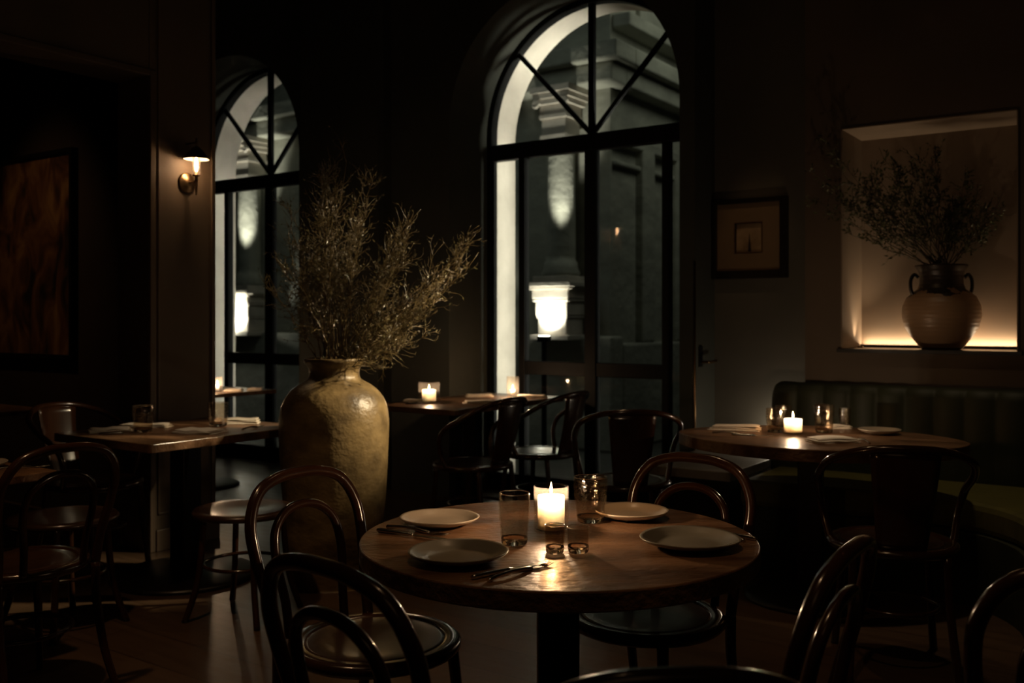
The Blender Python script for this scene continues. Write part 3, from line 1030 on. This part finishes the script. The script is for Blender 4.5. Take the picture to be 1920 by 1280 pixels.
def tumbler(label, x, y, r, h, cat='tumbler', tw=0.0028, z=ZT, taper=0.86, group='hammered glass tumblers'):
    rb = r * taper
    rn = random.Random(int(x * 1000) * 7 + int(y * 1000))
    sg, nz = 56, 26
    tab = [[rn.uniform(-1, 1) for _ in range(28)] for _ in range(16)]

    def hammer(a, zz):
        if zz > h * 0.93:
            return 0
        u, v = a / (2 * pi) * 28, zz / h * 14
        i0, j0 = int(u) % 28, min(int(v), 14)
        fu, fv = u - int(u), v - int(v)
        fu, fv = fu * fu * (3 - 2 * fu), fv * fv * (3 - 2 * fv)
        q_ = (tab[j0][i0] * (1 - fu) + tab[j0][(i0 + 1) % 28] * fu) * (1 - fv) + (tab[j0 + 1][i0] * (1 - fu) + tab[j0 + 1][(i0 + 1) % 28] * fu) * fv
        return 0.030 * q_ * (1.3 - 0.7 * zz / h)
    t_ = thing('tumbler', label, cat, (x, y, z), 0, group)
    outer = [(rb + (r - rb) * min(1, 1.4 * k / nz), 0.012 + (h - 0.014) * k / nz) for k in range(nz + 1)]
    inner = [(q_[0] - tw, q_[1]) for q_ in reversed(outer)]
    MB().lathe(outer + [(r - tw / 2, h)] + inner, sg, wob=hammer, cap=False).build('glass_wall', 'tumbler', t_, smooth=True)
    MB().lathe([(0.001, 0.0), (rb * 0.85, 0.0), (rb * 0.98, 0.004), (rb, 0.012), (rb * 0.99, 0.017), (rb - tw, 0.014), (rb * 0.6, 0.010), (0.001, 0.009)], sg, wob=hammer).build('glass_base', 'solid_glass', t_, smooth=True)
    MB().tube([((r - tw / 2) * cos(2 * pi * k / 40), (r - tw / 2) * sin(2 * pi * k / 40), h) for k in range(40)], tw * 0.42, 6, closed=True).build('rim', 'solid_glass', t_, smooth=True)
    return t_


tumbler('hammered amber glass tumbler left of the lit candle on the round table', -1.335, 1.945, 0.038, 0.125)
tumbler('taller hammered glass tumbler right of the lit candle on the round table', -1.311, 2.277, 0.046, 0.122, taper=0.8)
tumbler('tiny clear glass directly in front of the lit candle', -1.205, 1.925, 0.024, 0.066, 'glass', taper=0.9)
tumbler('small low glass front right of the lit candle', -1.163, 1.962, 0.027, 0.060, 'glass', taper=0.92)
tumbler('dark glass tumbler on the left part of the left square table', -4.188, 2.865, 0.051, 0.128)
tumbler('glass tumbler near the rear right of the left square table beside the pier', -4.078, 3.23, 0.052, 0.122)
tumbler('hammered tumbler on the banquette table, just left of its candle', -1.614, 4.613, 0.044, 0.115)
tumbler('tumbler behind the other one, rear left of the banquette table candle', -1.655, 4.86, 0.042, 0.11)
tumbler('hammered tumbler on the banquette table, just right of its candle', -1.409, 4.728, 0.048, 0.135)
tumbler('faint glass at the rear of the banquette table behind the right tumbler', -1.385, 5.0, 0.030, 0.10, 'glass', taper=0.9)


def candle(lab_g, lab_c, x, y, gr, gh, cr, ch, power, glow=1.0, z=ZT, frost=None, stub=False):
    g = thing('candle_glass', lab_g, 'candle holder', (x, y, z), 0, 'candle glasses')
    tw = 0.0025
    MB().lathe([(0.001, 0.0), (gr * 0.96, 0.0), (gr, 0.005), (gr, gh - 0.001), (gr - tw / 2, gh), (gr - tw, gh - 0.001), (gr - tw, 0.008), (gr * 0.9, 0.006), (0.001, 0.0055)], 48).build('cylinder', 'clear', g, smooth=True)
    cd = thing('candle', lab_c, 'candle', (x, y, z + 0.0065), 0, 'burning candles')
    r = cr
    MB().lathe([(0.001, 0.0), (r * 0.97, 0.0), (r, 0.003), (r, ch - 0.004), (r * 0.96, ch), (r * 0.80, ch - 0.001), (r * 0.6, ch - 0.007), (0.001, ch - 0.009)], 48,
               wob=lambda a, zz: 0.01 * sin(2 * a)).build('wax', 'wax', cd, smooth=True)
    MB().tube([(0, 0, ch - 0.009), (0.001, 0, ch + 0.002), (0, 0, ch + 0.007)], 0.0011, 6).build('wick', 'wick', cd)
    f0 = ch + 0.004
    MB().lathe([(0.0005, f0), (0.0032, f0 + 0.004), (0.0045, f0 + 0.009), (0.0034, f0 + 0.016), (0.0016, f0 + 0.024), (0.0003, f0 + 0.031)], 14).build('flame', 'flame', cd, smooth=True)
    lamp('POINT', 'candle_light', (0, 0, ch + 0.022), power, CAND, 0.010, parent=cd)
    return cd


candle('clear glass cylinder around the brightest candle on the round table', 'thick ivory pillar candle burning on the round table',
       -1.339, 2.121, 0.0455, 0.118, 0.035, 0.086, 6.0)
candle('low glass votive in the middle of the banquette table', 'squat candle burning in the votive on the banquette table',
       -1.52, 4.60, 0.046, 0.078, 0.043, 0.066, 3.8)
candle('glass with lit candle at the front left part of the window table', 'white candle burning in a wide glass on the window table',
       -4.11, 4.98, 0.072, 0.135, 0.046, 0.078, 3.6)
candle('slim candle glass at the glass-door end of the window table', 'small candle glowing inside the slim glass by the bright window edge',
       -3.87, 5.62, 0.044, 0.150, 0.014, 0.05, 3.6)
candle('tall candle glass on the table by the left arched window', 'candle glowing on the table by the left arched window',
       -5.97, 4.72, 0.038, 0.12, 0.016, 0.055, 4.0)

# ------------------------------------------------------------------ vases with branches
RX, RY, FX, FY = 0.8231, 0.5678, -0.5678, 0.8231
rnd = random.Random(5)
vz = thing('floor_vase', 'huge mottled olive-brown ceramic floor vase left of the round table', 'vase', (-3.42, 3.41, 0))
prof = [(0.001, 0.0), (0.195, 0.0), (0.205, 0.01), (0.225, 0.13), (0.244, 0.33), (0.261, 0.56), (0.270, 0.74), (0.268, 0.82), (0.253, 0.885), (0.222, 0.935),
        (0.178, 0.972), (0.142, 0.992), (0.127, 1.008), (0.123, 1.03), (0.127, 1.052), (0.140, 1.072), (0.149, 1.085), (0.149, 1.098), (0.140, 1.103), (0.128, 1.096),
        (0.113, 1.06), (0.108, 1.02), (0.12, 0.99), (0.2, 0.93), (0.24, 0.8), (0.22, 0.4), (0.18, 0.05), (0.001, 0.04)]
pp = catmull([(r, 0, z) for r, z in prof], 3)
MB().lathe([(max(q_.x, 0.001), q_.z) for q_ in pp], 72,
           wob=lambda a, z: 0.008 * sin(2 * a + 3 * z) + 0.004 * sin(5 * a + 11 * z) + 0.0008 * sin(60 * z)).build('vase_body', 'vase', vz, smooth=True)

nv = thing('niche_vase', 'round two-handled clay vase with dark neck standing in the lit niche', 'vase', (-1.055, 5.69, 1.13))
prof = [(0.001, 0.0), (0.100, 0.0), (0.112, 0.012), (0.160, 0.075), (0.190, 0.125), (0.203, 0.185), (0.200, 0.235), (0.178, 0.285), (0.145, 0.315), (0.122, 0.33),
        (0.112, 0.36), (0.110, 0.40), (0.120, 0.435), (0.134, 0.45), (0.137, 0.46), (0.128, 0.464), (0.112, 0.44), (0.10, 0.38), (0.12, 0.3), (0.17, 0.2), (0.1, 0.03), (0.001, 0.02)]
MB().lathe(prof, 64).build('vase_body', 'clay', nv, smooth=True)
for s in (-1, 1):
    hx, hy = RX * s, RY * s
    MB().tube(catmull([(hx * 0.128, hy * 0.128, 0.395), (hx * 0.150, hy * 0.150, 0.41), (hx * 0.168, hy * 0.168, 0.38), (hx * 0.168, hy * 0.168, 0.33), (hx * 0.155, hy * 0.155, 0.295)], 5),
              0.010, 8).build('handle', M['blackwood'], nv, smooth=True)


def branch(name, label, cat, group, base, tip, seed, tm, lm, nt_=34, twl=0.16, leafn=0, rad=0.004, wig=0.02, leaf_s=0.018, bow=0.06):
    rn = random.Random(seed)
    base = Vector(base)
    tip = Vector(tip)
    L = (tip - base).length
    up = Vector((0, 0, 1))
    n = 12
    pts = []
    for i in range(n + 1):
        u = i / n
        q_ = base.lerp(tip, u) + up * (bow * sin(pi * u) * L)
        q_ += Vector((rn.uniform(-1, 1), rn.uniform(-1, 1), rn.uniform(-1, 1))) * wig * (0.3 + u) * (0 if i == 0 else 1)
        pts.append(q_)
    b = MB()
    o0 = base.copy()
    sm = catmull([q_ - o0 for q_ in pts], 2)
    k = len(sm)
    b.tube(sm, [rad * (1 - 0.75 * i / k) for i in range(k)], 5)
    lf = MB()

    def leaf(p_, d):
        s_ = leaf_s * rn.uniform(0.6, 1.2)
        d = d.normalized()
        sd = d.cross(Vector((rn.uniform(-1, 1), rn.uniform(-1, 1), rn.uniform(-1, 1))))
        if sd.length < 1e-4:
            return
        sd.normalize()
        nr = d.cross(sd)
        i0 = len(lf.v)
        lf.v += [tuple(p_), tuple(p_ + d * s_ * 0.4 + sd * s_ * 0.22 + nr * s_ * 0.1), tuple(p_ + d * s_), tuple(p_ + d * s_ * 0.4 - sd * s_ * 0.22 + nr * s_ * 0.1),
                 tuple(p_ + d * s_ * 0.45 - nr * s_ * 0.03)]
        lf.f += [(i0, i0 + 1, i0 + 4), (i0 + 1, i0 + 2, i0 + 4), (i0 + 2, i0 + 3, i0 + 4), (i0 + 3, i0, i0 + 4)]
    for j in range(nt_):
        u = rn.uniform(0.22, 1.0) ** 0.8
        i = min(int(u * (k - 2)), k - 2)
        d0 = (sm[i + 1] - sm[i]).normalized()
        side = Vector((rn.uniform(-1, 1), rn.uniform(-1, 1), rn.uniform(-0.7, 1)))
        side = (side - d0 * side.dot(d0)).normalized()
        d = (d0 * rn.uniform(0.5, 1.3) + side * rn.uniform(0.45, 1.0)).normalized()
        tl = twl * rn.uniform(0.35, 1.1) * (1.15 - 0.5 * u)
        q_ = sm[i].copy()
        tp = [q_.copy()]
        m_ = 5
        for s_ in range(m_):
            d = (d + Vector((rn.uniform(-1, 1), rn.uniform(-1, 1), rn.uniform(-0.8, 1))) * 0.42).normalized()
            q_ = q_ + d * tl / m_
            tp.append(q_.copy())
            if rn.random() < leafn:
                leaf(q_, d + Vector((rn.uniform(-1, 1), rn.uniform(-1, 1), rn.uniform(-1, 1))) * 0.9)
            if rn.random() < 0.3:
                e_ = (d + Vector((rn.uniform(-1, 1), rn.uniform(-1, 1), rn.uniform(-1, 1))) * 0.8).normalized()
                b.tube([q_, q_ + e_ * tl * 0.14, q_ + (e_ + up * 0.3).normalized() * tl * 0.28], [rad * 0.3, rad * 0.25, rad * 0.12], 3)
        b.tube(tp, [rad * 0.45 * (1 - 0.14 * s_) for s_ in range(m_ + 1)], 4)
    o = b.build(name, tm, smooth=True, loc=tuple(o0))
    tag(o, label, cat, group)
    if lf.f:
        lo = lf.build('leaves', lm, o)
    return o


def cpt(l, z, dz=0.0, bx=-3.42, by=3.41):
    return (bx + RX * l + FX * dz, by + RY * l + FY * dz, z)


rnd = random.Random(11)
tips = []
# upright left mass and right-leaning sprays, as (sideways, height)
for i in range(24):
    a_ = rnd.uniform(-0.30, 0.20)
    tips.append((a_, rnd.uniform(1.75, 2.22) - abs(a_ + 0.02) * 0.9))
for i in range(18):
    u = rnd.random()
    tips.append((0.30 + 0.42 * u, 1.83 - 0.12 * u + rnd.uniform(-0.22, 0.06)))
for i in range(7):
    tips.append((rnd.uniform(0.30, 0.52), rnd.uniform(1.15, 1.45)))
for i in range(4):
    tips.append((rnd.uniform(-0.33, -0.2), rnd.uniform(1.3, 1.6)))
tips.append((0.72, 1.76))
tips.append((0.06, 2.24))
for i, (l, z) in enumerate(tips):
    branch('dried_branch', 'dry wiry olive-brown branch standing in the huge floor vase', 'branch', 'dried branches in the floor vase',
           cpt(rnd.uniform(-0.06, 0.06), 1.03, rnd.uniform(-0.06, 0.06)), cpt(l, z, rnd.uniform(-0.25, 0.2)), 100 + i, 'twig', 'leaf',
           nt_=38, leafn=0.32, rad=0.0038, twl=0.17, bow=0.05 if l < 0.28 else -0.05)

for i in range(34):
    u = i / 33
    l = -0.62 + 0.98 * u + rnd.uniform(-0.05, 0.05)
    z = 2.32 - 0.75 * abs(l + 0.15) + rnd.uniform(-0.30, 0.06)
    if i % 7 == 0:
        l, z = -0.66 + rnd.uniform(-0.12, 0.08), rnd.uniform(1.8, 2.55)
    tp_ = cpt(l, z, 0, -1.055, 5.69)
    if l < -0.12:
        tp_ = (tp_[0], min(tp_[1], 5.44) - 0.05 * rnd.random(), z)
    else:
        tp_ = (min(tp_[0], -0.74), min(tp_[1], 5.78), min(z, 2.26))
    branch('leafy_branch', 'thin dark green leafy branch standing in the niche vase', 'branch', 'green branches in the niche vase',
           (-1.055 + rnd.uniform(-0.05, 0.05), 5.68 + rnd.uniform(-0.05, 0.04), 1.56), tp_, 400 + i, 'twig_green', 'leaf_green',
           nt_=28, leafn=0.75, rad=0.0032, twl=0.13, leaf_s=0.026, wig=0.012, bow=0.0)

# ------------------------------------------------------------------ niche lighting
ld = thing('led_strip', 'warm glowing light strip along the bottom rear of the niche behind the vase', 'light strip', (-1.1, 5.875, 1.131))
MB().box(-0.42, 0.42, -0.006, 0.006, 0, 0.006).build('strip', 'led', ld)
lamp('AREA', 'niche_strip_light', (-1.1, 5.876, 1.141), 2.6, (1.0, 0.74, 0.46), 0.84, (-1.1, 5.885, 2.0), size_y=0.012)
lamp('SPOT', 'niche_corner_light', (-1.50, 5.74, 1.15), 4.0, (1.0, 0.74, 0.46), 0.01, (-1.545, 5.78, 2.0), 70, 0.9)
pk = thing('puck_light', 'tiny bright puck lamp in the lower left corner of the niche', 'lamp', (-1.50, 5.74, 1.131))
MB().lathe([(0.001, 0.0), (0.016, 0.0), (0.016, 0.008), (0.012, 0.010), (0.001, 0.010)], 20).build('housing', 'brass', pk, smooth=True)

# ------------------------------------------------------------------ pictures
pt = thing('abstract_painting', 'large smoky orange-brown abstract painting in the dark side room', 'painting', (-6.46, 3.60, 1.06))
MB().box(-0.46, 0.46, -0.035, -0.002, 0.0, 1.34).build('canvas', 'painting', pt)
b = MB()
b.box(-0.49, -0.46, -0.05, -0.002, -0.03, 1.37).box(0.46, 0.49, -0.05, -0.002, -0.03, 1.37)
b.box(-0.46, 0.46, -0.05, -0.002, -0.03, 0.0).box(-0.46, 0.46, -0.05, -0.002, 1.34, 1.37)
b.build('frame', 'blackwood', pt)
sp_ = thing('framed_picture', 'small square picture with brown mat and deep black frame right of the glass doors', 'picture', (-2.19, 5.81, 1.60))
b = MB()
b.box(-0.255, -0.205, -0.06, -0.001, -0.05, 0.45).box(0.205, 0.245, -0.06, -0.001, -0.05, 0.45)
b.box(-0.205, 0.205, -0.06, -0.001, -0.05, 0.0).box(-0.205, 0.205, -0.06, -0.001, 0.42, 0.45)
b.build('frame', 'blackwood', sp_, bevel=0.003)
b = MB()
b.box(-0.205, -0.085, -0.035, -0.02, 0.0, 0.42).box(0.085, 0.205, -0.035, -0.02, 0.0, 0.42)
b.box(-0.085, 0.085, -0.035, -0.02, 0.0, 0.115).box(-0.085, 0.085, -0.035, -0.02, 0.295, 0.42)
b.build('mat_board', 'mat_board', sp_)
MB().box(-0.085, 0.085, -0.016, -0.006, 0.115, 0.295).build('print', 'print', sp_)
MB().slab_y([(-0.010, 0.12), (0.012, 0.12), (0.004, 0.20), (0.0, 0.235), (-0.004, 0.19)], -0.0175, -0.016).build('ink_mark', 'print_mark', sp_)
b = MB()
for x0, x1, z0, z1 in ((-0.091, -0.085, 0.109, 0.301), (0.085, 0.091, 0.109, 0.301), (-0.085, 0.085, 0.109, 0.115), (-0.085, 0.085, 0.295, 0.301)):
    b.box(x0, x1, -0.039, -0.02, z0, z1)
b.build('inner_fillet', 'brass', sp_)

# ------------------------------------------------------------------ wall sconce
sc = thing('wall_sconce', 'lit brass wall sconce with glass chimney and small metal shade', 'wall lamp', (-4.68, 3.484, 2.08))
# back plate (disc on the wall, facing +X)
b = MB()
n = 40
pr = [(0.057, 0.0), (0.057, 0.008), (0.050, 0.013), (0.036, 0.015), (0.030, 0.022), (0.012, 0.026), (0.0005, 0.027)]
for r, x in pr:
    for j in range(n):
        a_ = 2 * pi * j / n
        b.v.append((x, r * cos(a_), r * sin(a_)))
for i in range(len(pr) - 1):
    for j in range(n):
        b.f.append((i * n + j, i * n + (j + 1) % n, (i + 1) * n + (j + 1) % n, (i + 1) * n + j))
b.build('back_plate', 'brass', sc, smooth=True)
AX = 0.09
MB().tube([(0.02, 0, 0.0), (0.06, 0, 0.0), (AX, 0, 0.0)], 0.006, 10).build('arm', 'brass', sc, smooth=True)
MB().lathe([(0.001, -0.078), (0.005, -0.074), (0.005, -0.06), (0.007, -0.055), (0.006, -0.01), (0.010, -0.004), (0.010, 0.006), (0.007, 0.012), (0.008, 0.03),
            (0.022, 0.032), (0.022, 0.038), (0.009, 0.040), (0.006, 0.055), (0.001, 0.056)], 20, AX, 0).build('candle_stem', 'brass', sc, smooth=True)
MB().lathe([(0.0225, 0.038), (0.0225, 0.145), (0.0205, 0.145), (0.0205, 0.038)], 28, AX, 0).build('glass_chimney', 'clear', sc, smooth=True)
MB().lathe([(0.001, 0.056), (0.006, 0.06), (0.010, 0.085), (0.0095, 0.11), (0.004, 0.132), (0.001, 0.138)], 16, AX, 0).build('bulb', 'bulb', sc, smooth=True)
sh = MB().lathe([(0.072, 0.126), (0.071, 0.131), (0.028, 0.188), (0.022, 0.193), (0.010, 0.197), (0.001, 0.198)], 36, AX, 0, cap=False).build('shade', 'brass', sc, smooth=True)
MB().lathe([(0.0705, 0.1265), (0.068, 0.131), (0.026, 0.186), (0.001, 0.193)], 36, AX, 0, cap=False).build('shade_lining', 'shade_in', sh, smooth=True)
MB().tube([(AX, 0, 0.196), (AX, 0, 0.225), (AX, 0, 0.25)], [0.006, 0.007, 0.003], 10).tube([(0.0, 0, 0.222), (0.06, 0, 0.222), (AX, 0, 0.222)], 0.005, 8).build('shade_bracket', 'brass', sc, smooth=True)
lamp('POINT', 'sconce_light', (AX, 0, 0.105), 9, CAND, 0.012, parent=sc)

# ------------------------------------------------------------------ banquette
bq = thing('banquette', 'dark green channelled velvet banquette curving round the right corner', 'banquette', (-1.86, 5.5, 0))
O = Vector((-1.86, 5.5))


def L2(pts):
    return [(x - O.x, y - O.y) for x, y in pts]


def arc(cx, cy, r, a0, a1, n=8):
    return [(cx + r * cos(R(a0 + (a1 - a0) * i / n)), cy + r * sin(R(a0 + (a1 - a0) * i / n))) for i in range(n + 1)]


seat_o = [(-1.86, 5.36), (-1.86, 4.86)] + arc(-1.81, 4.81, 0.05, 180, 270, 5)[1:] + arc(-1.00, 4.28, 0.53, 90, 8, 12) + [(-0.34, 3.4), (-0.26, 2.6), (0.45, 2.6), (0.45, 5.36)]
seat_b = MB()
z0, z1 = 0.33, 0.465
seat_b.prism(L2(seat_o), z0, z1)
seat_b.build('seat_cushion', 'velvet', bq, bevel=0.03)
base_o = [(-1.85, 5.45), (-1.85, 4.80)] + arc(-1.02, 4.27, 0.53, 90, 8, 12) + [(-0.37, 3.4), (-0.29, 2.62), (0.44, 2.62), (0.44, 5.45)]
MB().prism(L2(base_o), 0.0, 0.33).build('base', 'velvet_back', bq)
# channelled back
b = MB()
path = []
x = -1.90
while x < 0.44:
    path.append((x, 5.36, 0, -1))
    x += 0.012
n = len(path)
zs = [(0.44, 0.0), (0.6, 0.0), (0.75, 0.01), (0.88, 0.02), (0.915, 0.03), (0.932, 0.05), (0.937, 0.08), (0.930, 0.13)]
for i, (x, y, nx_, ny_) in enumerate(path):
    ph = ((x + 1.90) % 0.145) / 0.145
    bulge = 0.022 * sin(pi * ph) ** 0.6
    endr = min(1.0, (x + 1.90) / 0.05)
    drop = 0.045 * (1 - math.sqrt(max(0, 1 - (1 - endr) ** 2)))
    for z, off in zs:
        b.v.append((x - O.x, y - O.y - bulge * (1 if z < 0.93 else 0.4) + off, z - (drop if z > 0.8 else 0) + (0.004 * sin(pi * ph) if z > 0.9 else 0)))
k = len(zs)
for i in range(n - 1):
    for j in range(k - 1):
        b.f.append((i * k + j, (i + 1) * k + j, (i + 1) * k + j + 1, i * k + j + 1))
# closed left end
e0 = len(b.v)
b.v += [(path[0][0] - O.x, 5.49 - O.y, 0.0), (path[0][0] - O.x, 5.36 - O.y, 0.0)]
b.f.append(tuple([e0 + 1] + list(range(0, k)) + [e0]))
b.build('channelled_back', 'velvet_back', bq, smooth=True)

lb = thing('stone_ledge', 'low grey stone ledge between the banquette end and the glass doors', 'ledge', (-2.165, 5.29, 0))
MB().box(-0.26, 0.25, -0.50, 0.50, 0.44, 0.49).build('slab', 'ledge', lb, bevel=0.004)
MB().box(-0.22, 0.22, -0.44, 0.50, 0.0, 0.44).build('support', 'blackwood', lb)

# ------------------------------------------------------------------ lit wall edge and lever handle beside the glass doors
tag(MB().tube([(-2.423, 5.49, 0.0), (-2.423, 5.49, 1.65)], 0.006, 8).build('lit_edge_rod', 'brass', smooth=True), 'thin upright brass rod added as the lit edge of the wall corner right of the glass doors', 'rod')  # rod stands in for light along the wall corner edge
dh = thing('lever_handle', 'small brass lever handle on the dark wall return right of the glass doors', 'handle', (-2.428, 5.58, 1.03))
MB().box(0.0, 0.008, -0.025, 0.025, -0.03, 0.10).build('back_plate', 'steel', dh, bevel=0.002)
MB().tube(catmull([(0.006, 0, 0), (0.045, 0, 0), (0.055, 0.01, 0), (0.055, 0.09, 0), (0.052, 0.125, 0.004)], 4), 0.009, 10).build('lever', 'brass', dh, smooth=True)

pl = thing('puck_light', 'small guessed lamp added on the stone ledge to wash the wall beside the banquette', 'lamp', (-1.98, 5.68, 0.49))  # lamp added to light the lower wall, its form invented
MB().lathe([(0.001, 0.0), (0.03, 0.0), (0.03, 0.03), (0.024, 0.034), (0.001, 0.034)], 20).build('housing', 'brass', pl, smooth=True)
MB().lathe([(0.001, 0.035), (0.022, 0.035), (0.001, 0.037)], 20).build('lens', 'uplight', pl, smooth=True)
lamp('POINT', 'ledge_fill', (-1.96, 5.69, 0.60), 1.8, (1.0, 0.84, 0.62), 0.02)  # added point light for the glow on the lower wall
